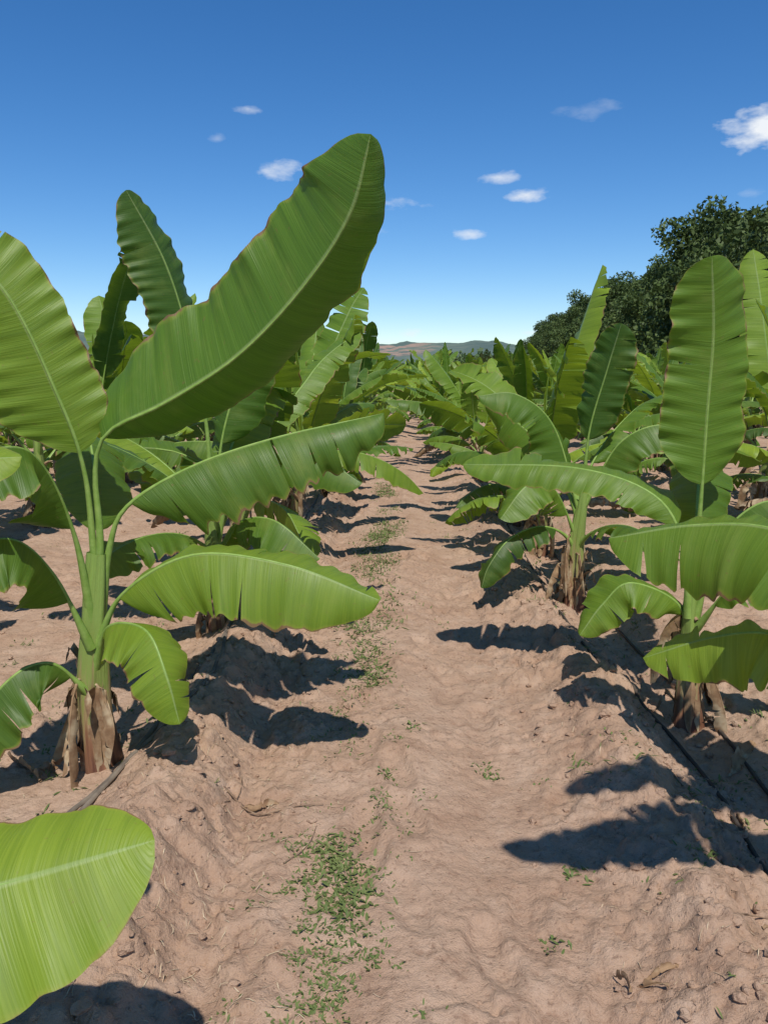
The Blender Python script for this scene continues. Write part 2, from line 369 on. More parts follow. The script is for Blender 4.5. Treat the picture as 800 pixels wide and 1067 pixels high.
# ------------------------------------------------------------------ hero plants (world metres)
def hero(name, base, stem, r0, r1, leaves, seed, dry=9, hang=5, extra=()):
    rng = np.random.default_rng(seed); mb = MB(); b = np.array(base, float)
    rel = lambda P: [tuple(np.array(p)-b) for p in P]
    trunk(mb, rel(stem), r0, r1, rng, dry=dry, seg=28, n=40)
    for lf in leaves:
        k = dict(lf); p = k.pop('p'); h = k.pop('h'); leaf(mb, rel(p), h, rng=rng, n=110, m=10, **k)
    for i in range(hang): dry_leaf(mb, (rng.normal(0, .02), rng.normal(0, .02), rng.uniform(.22, .5)), rng.uniform(0, 6.28), rng, L=rng.uniform(.2, .45))
    for (bz, az, k, L) in extra: rand_leaf(mb, (0, 0, bz), az, k, rng, 60, 7, L=L)
    return add_obj(name, make_mesh(name, mb.arrays(), PM), base)

hero('banana_plant', (-1.17, 2.84, 0), [(-1.17, 2.84, -.08), (-1.185, 2.84, .3), (-1.16, 2.84, .6), (-1.13, 2.84, .86)], .075, .032, [
    dict(p=[(-1.16, 2.84, .55), (-1.12, 2.84, .9), (-1.12, 2.84, 1.17), (-1.06, 2.83, 1.31), (-.839, 2.8, 1.415), (-.569, 2.75, 1.575), (-.335, 2.68, 1.79), (-.165, 2.6, 2.01), (-.095, 2.55, 2.235)],
         h=(-.35, -.90, .30), wl=.30, wr=.21, pet=.34, fold=(.0, 1.0), curl=(.15, .9), tears=0, und=.006, tint=.52, tiptaper=.62, basep=.38),
    dict(p=[(-1.15, 2.85, .55), (-1.15, 2.85, .9), (-1.16, 2.84, 1.17), (-1.21, 2.80, 1.416), (-1.355, 2.75, 1.80), (-1.59, 2.7, 2.04)],
         h=(.1, -.95, .25), wl=.24, wr=.16, pet=.42, fold=(.1, .3), curl=(.2, .3), tears=1, tint=.85, tw=.08),
    dict(p=[(-1.14, 2.85, .60), (-1.09, 2.85, .88), (-1.01, 2.85, 1.04), (-.775, 2.9, 1.18), (-.46, 2.95, 1.285), (-.066, 3.0, 1.37)],
         h=(-.3, -.35, 1), wl=.19, wr=.24, pet=.32, fold=(.3, .85), curl=(.5, 1.3), tears=5, tint=.36, und=.024, twist=-.7),
    dict(p=[(-1.15, 2.82, .50), (-1.024, 2.78, .72), (-.749, 2.75, .876), (-.398, 2.70, .853), (-.072, 2.65, .74)],
         h=(0, -.45, 1), wl=.15, wr=.23, pet=.18, fold=(.25, .5), curl=(.4, .6), tears=3, tint=.80, und=.014, tw=.12),
    dict(p=[(-1.168, 2.82, .40), (-1.077, 2.75, .60), (-.887, 2.60, .645), (-.79, 2.5, .52), (-.74, 2.46, .36)],
         h=(.2, -.4, 1), wl=.15, wr=.15, pet=.2, fold=(.4, .5), curl=(.5, .6), tears=2, tint=.85),
    dict(p=[(-1.16, 2.80, .50), (-1.24, 2.7, .82), (-1.326, 2.55, .98), (-1.5, 2.4, .895)], h=(0, -.3, 1), wl=.19, wr=.15, pet=.25, fold=(.6, .5), curl=(.5, .5), tears=3, tint=.3),
    dict(p=[(-1.18, 2.80, .32), (-1.276, 2.7, .48), (-1.40, 2.6, .44), (-1.57, 2.5, .19)], h=(0, -.3, 1), wl=.17, wr=.14, pet=.15, fold=(.6, .5), curl=(.5, .5), tears=3, tint=.2),
    dict(p=[(-1.16, 2.82, .6), (-1.18, 2.75, .98), (-1.226, 2.64, 1.226), (-1.285, 2.5, 1.29), (-1.44, 2.35, 1.207)], h=(0, -.3, 1), wl=.19, wr=.18, pet=.35, fold=(.7, .5), curl=(.5, .5), tears=2, tint=.3),
    dict(p=[(-1.14, 2.87, .6), (-1.2, 3.05, 1.05), (-1.35, 3.4, 1.25), (-1.45, 3.75, 1.1)], h=(0, 0, 1), wl=.17, wr=.17, pet=.25, fold=(.4, .4), curl=(.5, .5), tears=3, tint=.4),
], 11)

hero('banana_plant', (-1.2, .85, 0), [(-1.2, .85, -.08), (-1.2, .85, .3), (-1.2, .86, .6), (-1.2, .88, .9)], .075, .03, [
    dict(p=[(-1.2, .87, .32), (-1.06, .95, .60), (-.85, 1.04, .71), (-.624, 1.1, .745), (-.40, 1.16, .785)], h=(.05, -.72, .72), wl=.15, wr=.19, pet=.2, fold=(.15, .0), curl=(.6, .25), tears=0, tint=1., und=.009),
    dict(p=[(-1.2, .88, .9), (-1.0, 1.0, 1.3), (-.8, 1.12, 1.40), (-.585, 1.2, 1.41)], h=(.1, -.6, .8), wl=.09, wr=.10, pet=.3, fold=(.2, .2), curl=(.3, .3), tears=0, tint=.95),
    dict(p=[(-1.2, .87, .8), (-1.4, .9, 1.2), (-1.7, .9, 1.35), (-2.1, .9, 1.3)], h=(0, 0, 1), wl=.18, wr=.18, pet=.2, tears=3, tint=.4),
    dict(p=[(-1.2, .85, .8), (-1.3, .7, 1.4), (-1.5, .5, 1.8), (-1.7, .2, 2.0)], h=(0, 1, .3), wl=.2, wr=.2, pet=.2, tears=1, tint=.6),
    dict(p=[(-1.2, .83, .6), (-1.3, .6, .9), (-1.5, .3, 1.0), (-1.7, 0, .8)], h=(0, 0, 1), wl=.18, wr=.18, pet=.2, tears=3, tint=.4),
], 12)

hero('banana_plant', (-1.04, 4.33, 0), [(-1.04, 4.33, -.08), (-1.05, 4.33, .3), (-1.06, 4.32, .6), (-1.06, 4.3, .85)], .07, .028, [
    dict(p=[(-1.06, 4.3, .6), (-1.06, 4.3, 1.2), (-1.128, 4.25, 1.7), (-1.22, 4.2, 2.075), (-1.365, 4.1, 2.40)], h=(.9, -.75, .1), wl=.20, wr=.18, pet=.46, fold=(.1, .35), curl=(.3, .3), tears=1, tint=.05),
    dict(p=[(-1.06, 4.3, .6), (-.98, 4.35, 1.2), (-.80, 4.4, 1.65), (-.55, 4.45, 1.95)], h=(-.5, -.8, .3), wl=.2, wr=.2, pet=.35, fold=(.1, .5), curl=(.3, .3), tears=2, tint=.25),
    dict(p=[(-1.05, 4.33, .5), (-.90, 4.27, .95), (-.5, 4.1, 1.1), (-.2, 4.0, .95)], h=(0, -.1, 1), wl=.17, wr=.19, pet=.3, fold=(.4, .7), curl=(.5, .6), tears=5, tint=.4),
    dict(p=[(-1.05, 4.33, .4), (-.9, 4.1, .7), (-.65, 3.9, .78), (-.4, 3.8, .6)], h=(0, -.1, 1), wl=.15, wr=.17, pet=.2, fold=(.4, .7), curl=(.5, .6), tears=5, tint=.55),
], 13, extra=[(.6, 2.9, .35, 1.2), (.45, 4.2, .2, 1.0), (.7, 1.3, .6, 1.3), (.6, 5.0, .45, 1.1), (.35, 5.6, .15, 1.0), (.6, .2, .5, 1.35), (.65, 3.5, .6, 1.35), (.5, 2.4, .25, 1.2)])

hero('banana_plant', (1.30, 3.36, -.04), [(1.30, 3.36, -.1), (1.295, 3.37, .2), (1.285, 3.38, .42), (1.285, 3.38, .6)], .062, .026, [
    dict(p=[(1.285, 3.38, .4), (1.30, 3.4, .85), (1.30, 3.4, 1.343), (1.293, 3.38, 1.666), (1.233, 3.3, 1.975)], h=(-.15, -1, .4), wl=.19, wr=.20, pet=.40, fold=(-.1, .45), curl=(.1, .2), tears=1, tint=.68, und=.010, tw=.05, tiptaper=.66),
    dict(p=[(1.27, 3.36, .45), (1.24, 3.38, .75), (1.12, 3.45, .98), (.805, 3.6, 1.085), (.299, 3.8, 1.075)], h=(0, -.6, 1), wl=.13, wr=.22, pet=.28, fold=(.25, .25), curl=(.3, .5), tears=2, tint=.68, und=.012),
    dict(p=[(1.28, 3.36, .30), (1.237, 3.4, .50), (1.018, 3.4, .60), (.90, 3.4, .50), (.80, 3.38, .36)], h=(0, -.5, 1), wl=.13, wr=.14, pet=.2, fold=(.3, .3), curl=(.5, .5), tears=2, tint=.75),
    dict(p=[(1.30, 3.37, .45), (1.36, 3.34, .80), (1.56, 3.3, .99), (1.85, 3.2, .86)], h=(0, -.1, 1), wl=.15, wr=.17, pet=.28, fold=(.4, .6), curl=(.5, .6), tears=3, tint=.35),
    dict(p=[(1.30, 3.38, .45), (1.36, 3.6, .95), (1.5, 3.95, 1.12), (1.6, 4.3, .95)], h=(0, 0, 1), wl=.17, wr=.17, pet=.25, fold=(.4, .4), curl=(.5, .5), tears=3, tint=.4),
    dict(p=[(1.30, 3.36, .4), (1.42, 3.2, .68), (1.62, 3.1, .66), (1.75, 3.05, .45)], h=(0, 0, 1), wl=.13, wr=.14, pet=.2, fold=(.4, .6), curl=(.5, .5), tears=3, tint=.5),
], 14)

hero('banana_plant', (1.55, 1.9, -.03), [(1.55, 1.9, -.1), (1.55, 1.9, .3), (1.54, 1.9, .6), (1.52, 1.92, .85)], .07, .03, [
    dict(p=[(1.54, 1.92, .5), (1.48, 2.2, .90), (1.26, 2.58, 1.01), (1.05, 2.8, .985), (.79, 2.95, .90)], h=(-.15, -.4, 1), wl=.28, wr=.19, pet=.2, fold=(.45, .25), curl=(.6, .5), tears=4, tint=.5, und=.02),
    dict(p=[(1.54, 1.92, .3), (1.44, 2.3, .60), (1.29, 2.6, .64), (1.132, 2.75, .58), (.933, 2.9, .44)], h=(-.1, -.5, 1), wl=.19, wr=.14, pet=.2, fold=(.5, .25), curl=(.5, .5), tears=3, tint=.82, und=.02),
    dict(p=[(1.54, 1.9, .8), (1.75, 1.9, 1.15), (2.1, 1.95, 1.3), (2.5, 1.95, 1.2)], h=(0, 0, 1), wl=.18, wr=.18, tears=3, tint=.5),
    dict(p=[(1.54, 1.9, .8), (1.52, 1.55, 1.6), (1.42, 1.25, 2.05), (1.05, 1.08, 2.24), (.52, 1.0, 2.26)], h=(0, 0, 1), wl=.19, wr=.16, pet=.3, tears=5, tint=.6, tw=.35, und=.025),
    dict(p=[(1.54, 1.9, .8), (1.62, 1.7, 1.6), (1.55, 1.5, 2.1), (1.2, 1.36, 2.3), (.80, 1.30, 2.34)], h=(0, 0, 1), wl=.13, wr=.12, pet=.4, tears=4, tint=.6, tw=.35, und=.025),
    dict(p=[(1.54, 1.88, .6), (1.6, 1.6, 1.0), (1.7, 1.2, 1.1), (1.8, .8, .9)], h=(0, 0, 1), wl=.18, wr=.18, tears=3, tint=.5),
], 15)

hero('banana_plant', (1.17, 5.17, -.03), [(1.17, 5.17, -.1), (1.17, 5.17, .3), (1.19, 5.17, .55), (1.21, 5.17, .8)], .07, .03, [
    dict(p=[(1.2, 5.17, .6), (1.22, 5.17, 1.1), (1.30, 5.12, 1.5), (1.36, 5.05, 1.80)], h=(-.9, -.8, .1), wl=.17, wr=.17, pet=.38, fold=(.2, .4), curl=(.3, .3), tears=2, tint=.1),
    dict(p=[(1.18, 5.17, .4), (1.0, 5.1, .75), (.8, 4.95, .80), (.62, 4.85, .60)], h=(0, -.4, 1), wl=.19, wr=.17, fold=(.4, .3), curl=(.5, .4), tears=4, tint=.7),
    dict(p=[(1.18, 5.17, .6), (1.0, 5.2, 1.15), (.75, 5.2, 1.36), (.5, 5.2, 1.35)], h=(0, -.3, 1), wl=.2, wr=.17, fold=(.5, .3), curl=(.5, .4), tears=4, tint=.5),
    dict(p=[(1.2, 5.17, .6), (1.4, 5.1, 1.05), (1.7, 5.05, 1.18), (2.0, 5.0, 1.05)], h=(0, -.2, 1), wl=.17, wr=.2, fold=(.3, .6), curl=(.5, .5), tears=4, tint=.45),
], 16, extra=[(.5, 1.2, .3, 1.1), (.6, 2.2, .6, 1.2), (.35, 5.2, .15, 1.0), (.7, .6, .7, 1.1), (.35, 3.6, .15, 1.0)])

# ------------------------------------------------------------------ plantation rows (shared meshes)
VAR = [make_mesh('banana_plant_mesh_%d' % i, generic_plant(100+i).arrays(), PM) for i in range(18)]
LOD = [generic_plant(300+i, n=9, m=2, lod=True).arrays() for i in range(8)]
R = random.Random(5)
rows = []
for r in ROWS_L+ROWS_R:
    if r == -1.12: y0 = 5.7
    elif r == 1.25: y0 = 6.7
    else: y0 = 2.6+R.uniform(0, 1.4)
    y = y0
    while y < 30:
        if abs(r) < 0.62*y+2.5: rows.append((r, y))
        y += R.uniform(1.15, 1.65)
last = -1
for r, y in rows:
    i = R.randrange(len(VAR))
    if i == last: i = (i+3) % len(VAR)
    last = i; x = r+R.uniform(-.17, .17)
    if abs(r) < 1.5 and y > 9: x *= 1-.22*min(1, (y-9)/10)
    sc = R.uniform(.92, 1.16) if y < 9 else R.uniform(.70, .98)
    if r > 0 and y < 11: sc *= .93
    if r == -1.12 and y < 9: sc *= 1.08
    if r == -3.45 and y < 12: sc = R.uniform(1.12, 1.28)
    if r == 3.75 and y < 11: sc = R.uniform(1.02, 1.15)
    if y > 9 and R.random() < .12: sc *= 1.18
    add_obj('banana_plant', VAR[i], (x, y, float(ground_z(x, y))-.02), R.uniform(0, 6.28), sc, (R.uniform(-.09, .09), R.uniform(-.09, .09)), sxy=1.0 if y < 9 else R.uniform(1.05, 1.25))
vs, fs, ms, us, ts = [], [], [], [], []; off = 0
for r in [x*.8 if abs(x) < 1.5 else x for x in ROWS_L+[-32.3-2.4*i for i in range(12)]+ROWS_R+[15.8, 18.2, 20.6]]:
    y = 30.5
    while y < 125:
        if abs(r) < .62*y and r < 11+.085*y:
            a = LOD[R.randrange(8)]; th = R.uniform(0, 6.28); sc = R.uniform(.68, .98)
            c, s = math.cos(th)*sc*1.25, math.sin(th)*sc*1.25
            M = np.array([[c, -s, 0], [s, c, 0], [0, 0, sc]])
            vs.append(a[0] @ M.T+[r+R.uniform(-.2, .2), y, 0]); fs.append(a[1]+off); ms.append(a[2]); us.append(a[3]); ts.append(np.clip(a[4]+R.uniform(-.15, .2), 0, 1)); off += len(a[0])
        y += R.uniform(1.6, 2.3)
add_obj('distant_banana_field', make_mesh('distant_banana_field', tuple(map(np.concatenate, (vs, fs, ms, us, ts))), PM))

# ------------------------------------------------------------------ trees on the right
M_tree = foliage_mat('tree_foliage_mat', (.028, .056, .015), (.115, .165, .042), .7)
M_bark = simple('bark_mat', (.12, .09, .06), (.07, .05, .035), 6, .9, .5, .03)
def tree_mesh(seed):
    rng = np.random.default_rng(seed); mb = MB(); H = rng.uniform(8.2, 10.8)
    top = np.array([rng.normal(0, .4), rng.normal(0, .4), H*.75])
    C, _ = catmull([(0, 0, -.2), (.1, .05, H*.3), top], 10); tube(mb, C, np.linspace(.28, .07, 10), 1, 0., seg=8)
    cl = []
    for i in range(9):
        a = i*2.4+rng.normal(0, .3); h = H*rng.uniform(.18, .5); s = C[min(9, int(h/(H*.75)*9))]
        e = s+np.array([math.cos(a), math.sin(a), 0])*rng.uniform(1.4, 3.2)+[0, 0, rng.uniform(.3, 2.6)]
        c2, _ = catmull([s, (s+e)/2+[0, 0, .3], e], 6); tube(mb, c2, np.linspace(.1, .03, 6), 1, 0., seg=5)
        cl.append((e, rng.uniform(.9, 1.5)))
    for i in range(34):
        a = rng.uniform(0, 6.28); z = rng.uniform(.08, .95); rr = 3.9*math.sqrt(max(0.05, 1-((z-.42)/.58)**2))*rng.uniform(.35, 1.1)
        cl.append((np.array([math.cos(a)*rr, math.sin(a)*rr, z*H]), rng.uniform(.55, 1.4)))
    P, T = [], []
    for c, r in cl:
        k = int(300*r**1.6); d = norm(rng.normal(0, 1, (k, 3))); rad = r*rng.uniform(.35, 1.15, (k, 1))**.7
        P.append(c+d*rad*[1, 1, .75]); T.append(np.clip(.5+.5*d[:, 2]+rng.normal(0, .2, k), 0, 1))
    P = np.concatenate(P); T = np.concatenate(T); k = len(P)
    a = norm(rng.normal(0, 1, (k, 3))); b = norm(np.cross(a, rng.normal(0, 1, (k, 3)))); sz = rng.uniform(.08, .2, (k, 1))
    q = np.stack([P-a*sz, P-b*sz*.55, P+a*sz, P+b*sz*.55], 1).reshape(-1, 3)
    f = np.arange(4*k).reshape(k, 4)+mb.n
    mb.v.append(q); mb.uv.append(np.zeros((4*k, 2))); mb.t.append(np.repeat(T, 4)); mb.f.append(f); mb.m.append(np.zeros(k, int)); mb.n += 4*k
    return make_mesh('tree_mesh', mb.arrays(), [M_tree, M_bark], smooth=False)
TV = [tree_mesh(40+i) for i in range(5)]
y = 28.0
while y < 300:
    for k in range(2):
        x = 13.0+.110*y+k*4.2+R.uniform(-1, 1)
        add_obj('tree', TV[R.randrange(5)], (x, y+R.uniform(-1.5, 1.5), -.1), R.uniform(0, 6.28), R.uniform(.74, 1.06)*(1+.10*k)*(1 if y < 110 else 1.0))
    y += R.uniform(3.0, 4.6)*(1+y/160)

# ------------------------------------------------------------------ hills
def hills_mat():
    m, nt, ns, ls = newmat('hills_mat')
    tc = ns.new('ShaderNodeTexCoord'); v = tc.outputs['Object']
    n = noise(ns, ls, v, .02, 5, .65); n2 = noise(ns, ls, v, .014, 5, .7)
    at = ns.new('ShaderNodeAttribute'); at.attribute_name = 'tint'
    c = mixc(ns, ls, maprange(ns, ls, n, .4, .6), (.085, .125, .115), (.13, .17, .14))  # bluish green: distance haze is put into the hill colour
    f = math_(ns, ls, 'MULTIPLY', at.outputs['Fac'], maprange(ns, ls, n2, .50, .56))
    c = mixc(ns, ls, f, c, (.33, .23, .18))
    p = nd(ns, 'ShaderNodeBsdfPrincipled', i_Roughness=1.); ls.new(c, p.inputs['Base Color']); p.inputs['Specular IOR Level'].default_value = 0
    o = ns.new('ShaderNodeOutputMaterial'); ls.new(p.outputs[0], o.inputs[0]); return m
az = np.linspace(-70, 70, 560); rr = np.linspace(0, 1, 26)
A, Q = np.meshgrid(az, rr)
rad = 650+Q*500
prof = 27+16*gs(A, -22, 10)+5*gs(A, -10, 5)+3*gs(A, 4, 5)+5*gs(A, 30, 12)
Hh = prof*(1+.25*fbm(A*.35, A*0+2, 7, 4))*np.sin(np.clip(Q*1.15, 0, 1)*math.pi/2)**.8*(1+.15*fbm(A*.9, Q*6, 61, 4))
Hh[0] = -2
P = np.stack([rad*np.sin(A*D2R), rad*np.cos(A*D2R), Hh], -1)
mb = MB(); tn = np.clip(gs(A, -1.2, 3.5)*1.2*(Q > .15)*(Q < .5), 0, 1); mb.grid(P, A, Q, 0, tn)
add_obj('hills', make_mesh('hills', mb.arrays(), [hills_mat()]))
rng = np.random.default_rng(77); k = 26000
aa = rng.uniform(-38, 20, k); d = rng.uniform(150, 235, k); hh = 3.4*(1+.6*vn(aa*1.6, aa*0, 4)+.6*vn(aa*5, aa*0, 6))
hh = hh*np.where(np.abs(aa+1) < 3.5, .55, 1)
Pc = np.stack([d*np.sin(aa*D2R), d*np.cos(aa*D2R), hh*rng.uniform(0, 1, k)**.7], -1)
a = norm(rng.normal(0, 1, (k, 3))); b = norm(np.cross(a, rng.normal(0, 1, (k, 3)))); sz = rng.uniform(.35, .8, (k, 1))
q = np.stack([Pc-a*sz, Pc-b*sz*.6, Pc+a*sz, Pc+b*sz*.6], 1).reshape(-1, 3)
M_scrub = foliage_mat('scrub_mat', (.035, .07, .02), (.09, .14, .045), .05, .05)
add_obj('distant_treeline', make_mesh('distant_treeline', (q, np.arange(4*k).reshape(k, 4), np.zeros(k, int), None, np.repeat(rng.uniform(0, 1, k), 4)), [M_scrub], smooth=False))

# ------------------------------------------------------------------ soil clods
rng = np.random.default_rng(3)
import bmesh
bm = bmesh.new(); bmesh.ops.create_icosphere(bm, subdivisions=2, radius=1); iv = np.array([w.co[:] for w in bm.verts]); iff = np.array([[w.index for w in fa.verts] for fa in bm.faces]); bm.free()
k = 7500
u = rng.random(k); cx = np.where(u < .38, rng.normal(-.72, .24, k), np.where(u < .70, rng.normal(1.0, .27, k), rng.uniform(-2.6, 2.6, k)))
cy = .9+(rng.random(k)**1.6)*8; cs = .0025+.019*rng.random(k)**5; cs[np.abs(cx+.1) < .5] *= .65
cz = ground_z(cx, cy); VV, FF = [], []
for i in range(k):
    s = cs[i]
    w = iv*(1+.8*vn(iv[:, 0]*1.9+i, iv[:, 1]*1.9+iv[:, 2]*2.3, i % 50))[:, None]*s*rng.uniform(.7, 1.3, 3)*[1, 1, .7]
    VV.append(w+[cx[i], cy[i], cz[i]+s*.15]); FF.append(iff+i*len(iv))
add_obj('soil_clods', make_mesh('soil_clods', (np.concatenate(VV), np.concatenate(FF), np.zeros(k*len(iff), int), None, None), [M_soil], smooth=False))

# ------------------------------------------------------------------ weeds and straw
M_weed = foliage_mat('weed_mat', (.09, .14, .035), (.21, .25, .085), 3., .3)
def strips(name, C, W, tint, mat):
    """C [n,4,3], W [n], tint [n]"""
    T = norm(np.gradient(C, axis=1)); S = norm(np.cross(T, np.array([0, 0, 1.0]))+1e-6)
    Wd = (W[:, None]*np.array([.5, 1, .8, .12]))[..., None]
    Pp = np.stack([C-S*Wd, C+S*Wd], 2)
    n = len(C); vtx = Pp.reshape(-1, 3); b0 = np.arange(n)[:, None]*8+np.array([0, 2, 4])[None]; b0 = b0.reshape(-1)
    F = np.stack([b0, b0+1, b0+3, b0+2], -1)
    add_obj(name, make_mesh(name, (vtx, F, np.zeros(len(F), int), None, np.repeat(tint, 8)), [mat]))
cen = []
def patch(x, y): return float(vn(np.array([x*6.]), np.array([y*4.]), 91)[0])+.5
for i in range(420):
    y = rng.uniform(1.05, 2.4); x = -.16-.04*(y-1.5)+rng.normal(0, .09)
    if patch(x, y) > rng.uniform(.3, .7): cen.append((x, y, 12, .024, .0030, .018))
for i in range(34): cen.append((rng.normal(-.17, .06), rng.normal(2.12, .12), 16, .036, .0044, .03))
for i in range(150):
    x, y = rng.normal(-.15, .09), rng.uniform(2.4, 3.6)
    if patch(x, y) > rng.uniform(.45, .75): cen.append((x, y, 10, .025, .003, .03))
for i in range(620):
    x, y = rng.normal(-.17, .08), rng.uniform(3.6, 11)
    if patch(x, y*.5) > rng.uniform(.35, .7): cen.append((x, y, 15, .050, .0042, .045))
for i in range(650):
    y = 1+rng.random()**1.3*13; x = rng.uniform(-3.6, 3.6)
    if rng.random() < .6: x = rng.choice([-.95, 1.25, 1.05, -1.3, 1.45])+rng.normal(0, .2)
    cen.append((x, y, int(rng.integers(3, 20)), rng.uniform(.015, .055), .0038, .035))
for (x, y) in [(.33, 2.85), (.35, 2.80), (.55, 2.2), (-.12, 3.6), (.05, 3.1), (-.05, 2.75), (.42, 1.9)]: cen.append((x, y, 24, .032, .0044, .022))
cen = np.array([c for c in cen for _ in range(int(c[2]))])
n = len(cen); bx = cen[:, 0]+rng.normal(0, 1, n)*cen[:, 5]; by = cen[:, 1]+rng.normal(0, 1, n)*cen[:, 5]; bz = ground_z(bx, by)
a = rng.uniform(0, 6.28, n); l = cen[:, 3]*rng.uniform(.3, 1.1, n); e = rng.uniform(.15, 1.1, n)
tt_ = np.array([0, .35, .7, 1.])[None]
C = np.stack([bx[:, None]+(l*np.cos(e)*np.cos(a))[:, None]*tt_, by[:, None]+(l*np.cos(e)*np.sin(a))[:, None]*tt_, bz[:, None]-.001+(l*np.sin(e))[:, None]*(tt_-.45*tt_**2)], -1)
strips('weeds', C, cen[:, 4]*rng.uniform(.5, 1.3, n), rng.random(n), M_weed)
n = 1700; u = rng.random(n); y = .95+rng.random(n)**1.4*6
x = np.where(u < .55, rng.normal(-.50, .17, n), np.where(u < .7, rng.normal(1.05, .3, n), np.where(u < .85, rng.normal(-1.1, .3, n), rng.uniform(-1.5, 1.5, n))))
a = rng.uniform(0, 6.28, n); l = rng.uniform(.008, .045, n)*np.where(rng.random(n) < .06, 2.2, 1); bnd = rng.normal(0, .3, n); t4 = np.array([-.5, -.17, .17, .5])[None]
px = x[:, None]+l[:, None]*t4*np.cos(a[:, None]+bnd[:, None]*t4); py = y[:, None]+l[:, None]*t4*np.sin(a[:, None]+bnd[:, None]*t4)
C = np.stack([px, py, ground_z(px, py)+.004], -1)
M_straw = simple('straw_mat', (.55, .44, .30), (.34, .24, .15), 40, .8, .1)
strips('dry_straw', C, rng.uniform(.0006, .0018, n), rng.random(n), M_straw)
gz1 = lambda x, y: float(ground_z(x, y))
for (x, y, a, L) in [(.62, 1.74, .3, .09), (.57, 1.70, 1.9, .07), (.66, 1.70, 2.7, .07), (1.05, 1.62, 2.0, .11), (1.0, 1.55, .8, .09), (1.08, 1.5, 2.9, .1), (1.3, 2.9, .8, .25), (-1.0, 3.4, 1.2, .25), (-1.35, 2.7, 2.4, .3), (-.55, 2.55, .1, .12), (.95, 1.85, .2, .06), (1.2, 2.5, 1.4, .15)]:
    mb = MB(); d = np.array([math.cos(a), math.sin(a)]); pts = []
    for t in (0, .33, .66, 1):
        p = np.array([x, y])+d*L*t; pts.append((p[0]-x, p[1]-y, gz1(p[0], p[1])+.012+.01*math.sin(t*5)))
    leaf(mb, pts, (0, 0, 1), wl=L*.14, wr=L*.12, pet=.05, fold=(-.6, -.2), curl=(-1.6, 1.6), n=22, m=4, tears=3, und=.008, rng=rng, mat=3, tint=.5, rib=.3, tw=.6)
    add_obj('fallen_dry_leaf', make_mesh('fallen_dry_leaf', mb.arrays(), PM), (x, y, 0))
M_twig = simple('twig_mat', (.30, .21, .14), (.16, .10, .065), 30, .9, .3)
for pts, r in [([(-.64, 2.62), (-.52, 2.53), (-.40, 2.51), (-.27, 2.55)], .004), ([(-.60, 2.75), (-.58, 2.62), (-.62, 2.50)], .0035), ([(-.36, 2.2), (-.30, 2.3), (-.28, 2.42)], .0025), ([(.9, 1.9), (.98, 1.95), (1.1, 1.94)], .0025), ([(1.02, 2.75), (1.08, 2.65), (1.2, 2.6)], .003)]:
    C, L = catmull([(x, y, 0) for x, y in pts], 24); C[:, 2] = np.array([gz1(c[0], c[1]) for c in C]); C[:, 2] = np.convolve(np.pad(C[:, 2], 3, 'edge'), np.ones(7)/7, 'valid')+r+.003
    mb = MB(); tube(mb, C, np.linspace(r, r*.4, 24), 0, 0., seg=6); add_obj('dry_twig', make_mesh('dry_twig', mb.arrays(), [M_twig]))

# ------------------------------------------------------------------ drip irrigation hoses
M_hose = simple('hose_mat', (.030, .027, .025), (.09, .07, .055), 12, .6, .1)
M_hose2 = simple('dusty_hose_mat', (.22, .18, .14), (.10, .08, .065), 12, .8, .1)
def hose(pts, mat, r=.008, lift=.006):
    C, L = catmull([(x, y, 0) for x, y in pts], 260)
    C[:, 2] = ground_z(C[:, 0], C[:, 1]); kz = np.ones(15)/15; z = np.convolve(np.pad(C[:, 2], 7, 'edge'), kz, 'valid')
    C[:, 2] = np.maximum(z, C[:, 2]-r)+lift
    mb = MB(); tube(mb, C, np.full(len(C), r), 0, 0., seg=8)
    add_obj('irrigation_hose', make_mesh('irrigation_hose', mb.arrays(), [mat]))
hose([(1.12, .4), (1.2, 1.4), (1.17, 2.2), (1.20, 2.8), (1.12, 3.4), (1.02, 4.0), (1.0, 5), (1.05, 7), (1.08, 10), (1.1, 16)], M_hose)
hose([(1.5, .4), (1.42, 1.6), (1.37, 2.5), (1.40, 3.3), (1.36, 4.2), (1.32, 6), (1.35, 9), (1.35, 16)], M_hose)
hose([(-1.3, .4), (-1.2, 1.6), (-1.12, 2.3), (-1.03, 2.9), (-.97, 3.4), (-.93, 3.9), (-1.0, 5), (-.95, 7), (-1.0, 14)], M_hose2, .01)
hose([(-1.22, 2.2), (-1.06, 2.75), (-.90, 3.1), (-.86, 3.55), (-.93, 4.0), (-.95, 4.3)], M_hose2, .009)

# ------------------------------------------------------------------ light, sky
SE, SA = 59, 172
sv = Vector((math.sin(SA*D2R)*math.cos(SE*D2R), math.cos(SA*D2R)*math.cos(SE*D2R), math.sin(SE*D2R)))
sun = bpy.data.lights.new('sun', 'SUN'); sun.energy = 4.7; sun.angle = .6*D2R; sun.color = (1, .955, .88)
so = bpy.data.objects.new('sun', sun); so.rotation_euler = (-sv).to_track_quat('-Z', 'Y').to_euler(); scene.collection.objects.link(so)
w = bpy.data.worlds.new('World'); scene.world = w; w.use_nodes = True; ns = w.node_tree.nodes; ls = w.node_tree.links
for x in list(ns): ns.remove(x)
sky = ns.new('ShaderNodeTexSky'); sky.sky_type = 'NISHITA'; sky.sun_disc = False; sky.sun_elevation = SE*D2R; sky.sun_rotation = SA*D2R
sky.air_density = 1.0; sky.dust_density = .1; sky.ozone_density = 5.0; sky.altitude = 1200
hs = nd(ns, 'ShaderNodeHueSaturation', i_Saturation=1.25, i_Hue=.503); ls.new(sky.outputs[0], hs.inputs['Color'])
tc = ns.new('ShaderNodeTexCoord'); dirv = tc.outputs['Generated']
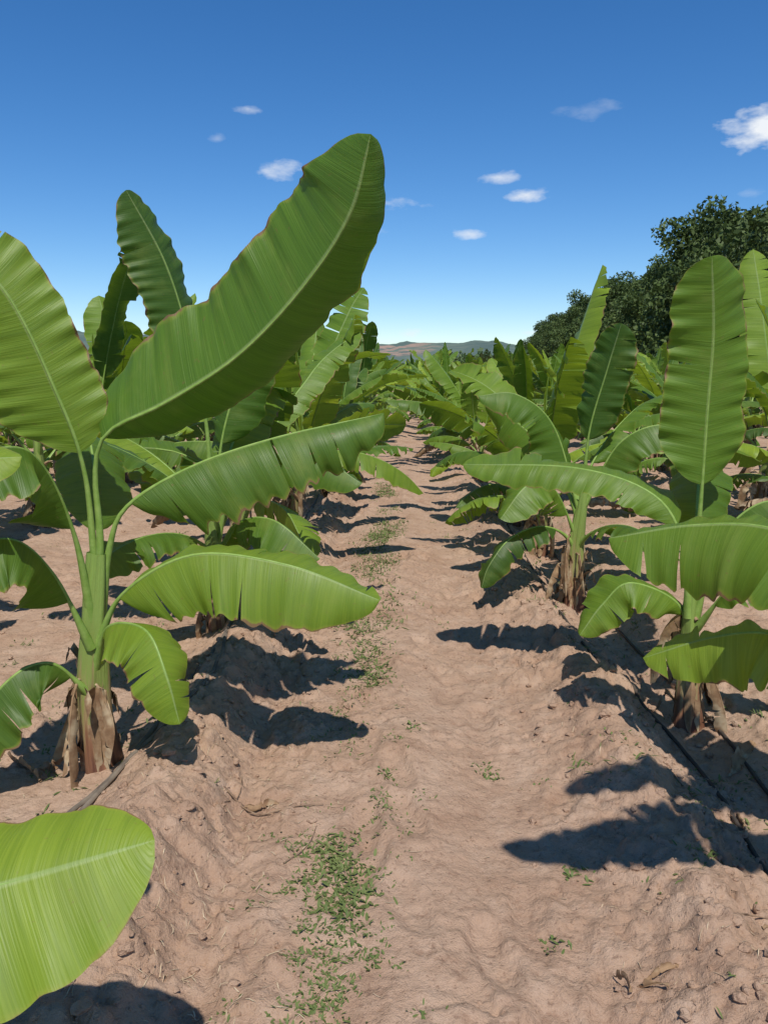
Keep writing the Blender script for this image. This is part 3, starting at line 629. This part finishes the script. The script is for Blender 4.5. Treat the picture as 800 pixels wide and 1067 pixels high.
nz = ns.new('ShaderNodeTexNoise'); nz.inputs['Scale'].default_value = 30; nz.inputs['Detail'].default_value = 4; nz.inputs['Roughness'].default_value = .55
mpz = ns.new('ShaderNodeMapping'); mpz.inputs['Scale'].default_value = (1, 1, 2.2); ls.new(dirv, mpz.inputs[0]); ls.new(mpz.outputs[0], nz.inputs['Vector'])
nf = math_(ns, ls, 'SUBTRACT', nz.outputs['Fac'], .5)
clouds = [(22.8, 14.0, 2.6, 1.35, 1.), (-8.3, 12.8, 1.5, .75, .7), (-10.4, 16.3, .9, .3, .5), (0, 10.8, 1.9, .5, .55), (6.5, 12.3, 2.0, .38, .65), (8.5, 11.2, 1.4, .45, .8),
          (4.65, 8.8, 1.1, .33, .7), (10, 2.2, 1.4, .22, .7), (12.1, 16, 2., .5, .22), (.5, 2.1, 1.1, .35, .55), (-2.1, 9.1, .9, .35, .35), (-12.4, 14.5, .5, .3, .25), (22.2, 10.5, .9, .3, .2)]
tot = None
def dot(vec, c):
    x = ns.new('ShaderNodeVectorMath'); x.operation = 'DOT_PRODUCT'; ls.new(vec, x.inputs[0]); x.inputs[1].default_value = c; return x.outputs['Value']
for a, e, wx, wz, st in clouds:
    a *= D2R; e *= D2R
    rt = (math.cos(a), -math.sin(a), 0); up = (-math.sin(a)*math.sin(e), -math.cos(a)*math.sin(e), math.cos(e)); fw = (math.sin(a)*math.cos(e), math.cos(a)*math.cos(e), math.sin(e))
    dx = math_(ns, ls, 'DIVIDE', dot(dirv, rt), wx*D2R); dz = math_(ns, ls, 'DIVIDE', dot(dirv, up), wz*D2R)
    r2 = math_(ns, ls, 'ADD', math_(ns, ls, 'MULTIPLY', dx, dx), math_(ns, ls, 'MULTIPLY', dz, dz))
    r = math_(ns, ls, 'SQRT', r2)
    q = math_(ns, ls, 'ADD', math_(ns, ls, 'SUBTRACT', 1., r), math_(ns, ls, 'MULTIPLY', nf, 2.8))
    mk = maprange(ns, ls, q, 0., 1.1, 0., st)
    fr = math_(ns, ls, 'GREATER_THAN', dot(dirv, fw), .9); mk = math_(ns, ls, 'MULTIPLY', mk, fr)
    tot = mk if tot is None else math_(ns, ls, 'MAXIMUM', tot, mk)
col = mixc(ns, ls, tot, hs.outputs[0], (6.8, 7.1, 7.5))
bg = nd(ns, 'ShaderNodeBackground', i_Strength=.128); ls.new(col, bg.inputs[0])
wo = ns.new('ShaderNodeOutputWorld'); ls.new(bg.outputs[0], wo.inputs[0])

# ------------------------------------------------------------------ camera
cam = bpy.data.cameras.new('camera'); cam.sensor_fit = 'VERTICAL'; cam.sensor_height = 24; cam.lens = 18.47; cam.clip_end = 6000; cam.clip_start = .05
co = bpy.data.objects.new('camera', cam); co.location = (0, 0, 1.55); co.rotation_euler = ((90-10.6)*D2R, 0, 1.25*D2R); scene.collection.objects.link(co)
scene.camera = co
scene.view_settings.view_transform = 'Standard'; scene.view_settings.look = 'None'; scene.view_settings.exposure = 0
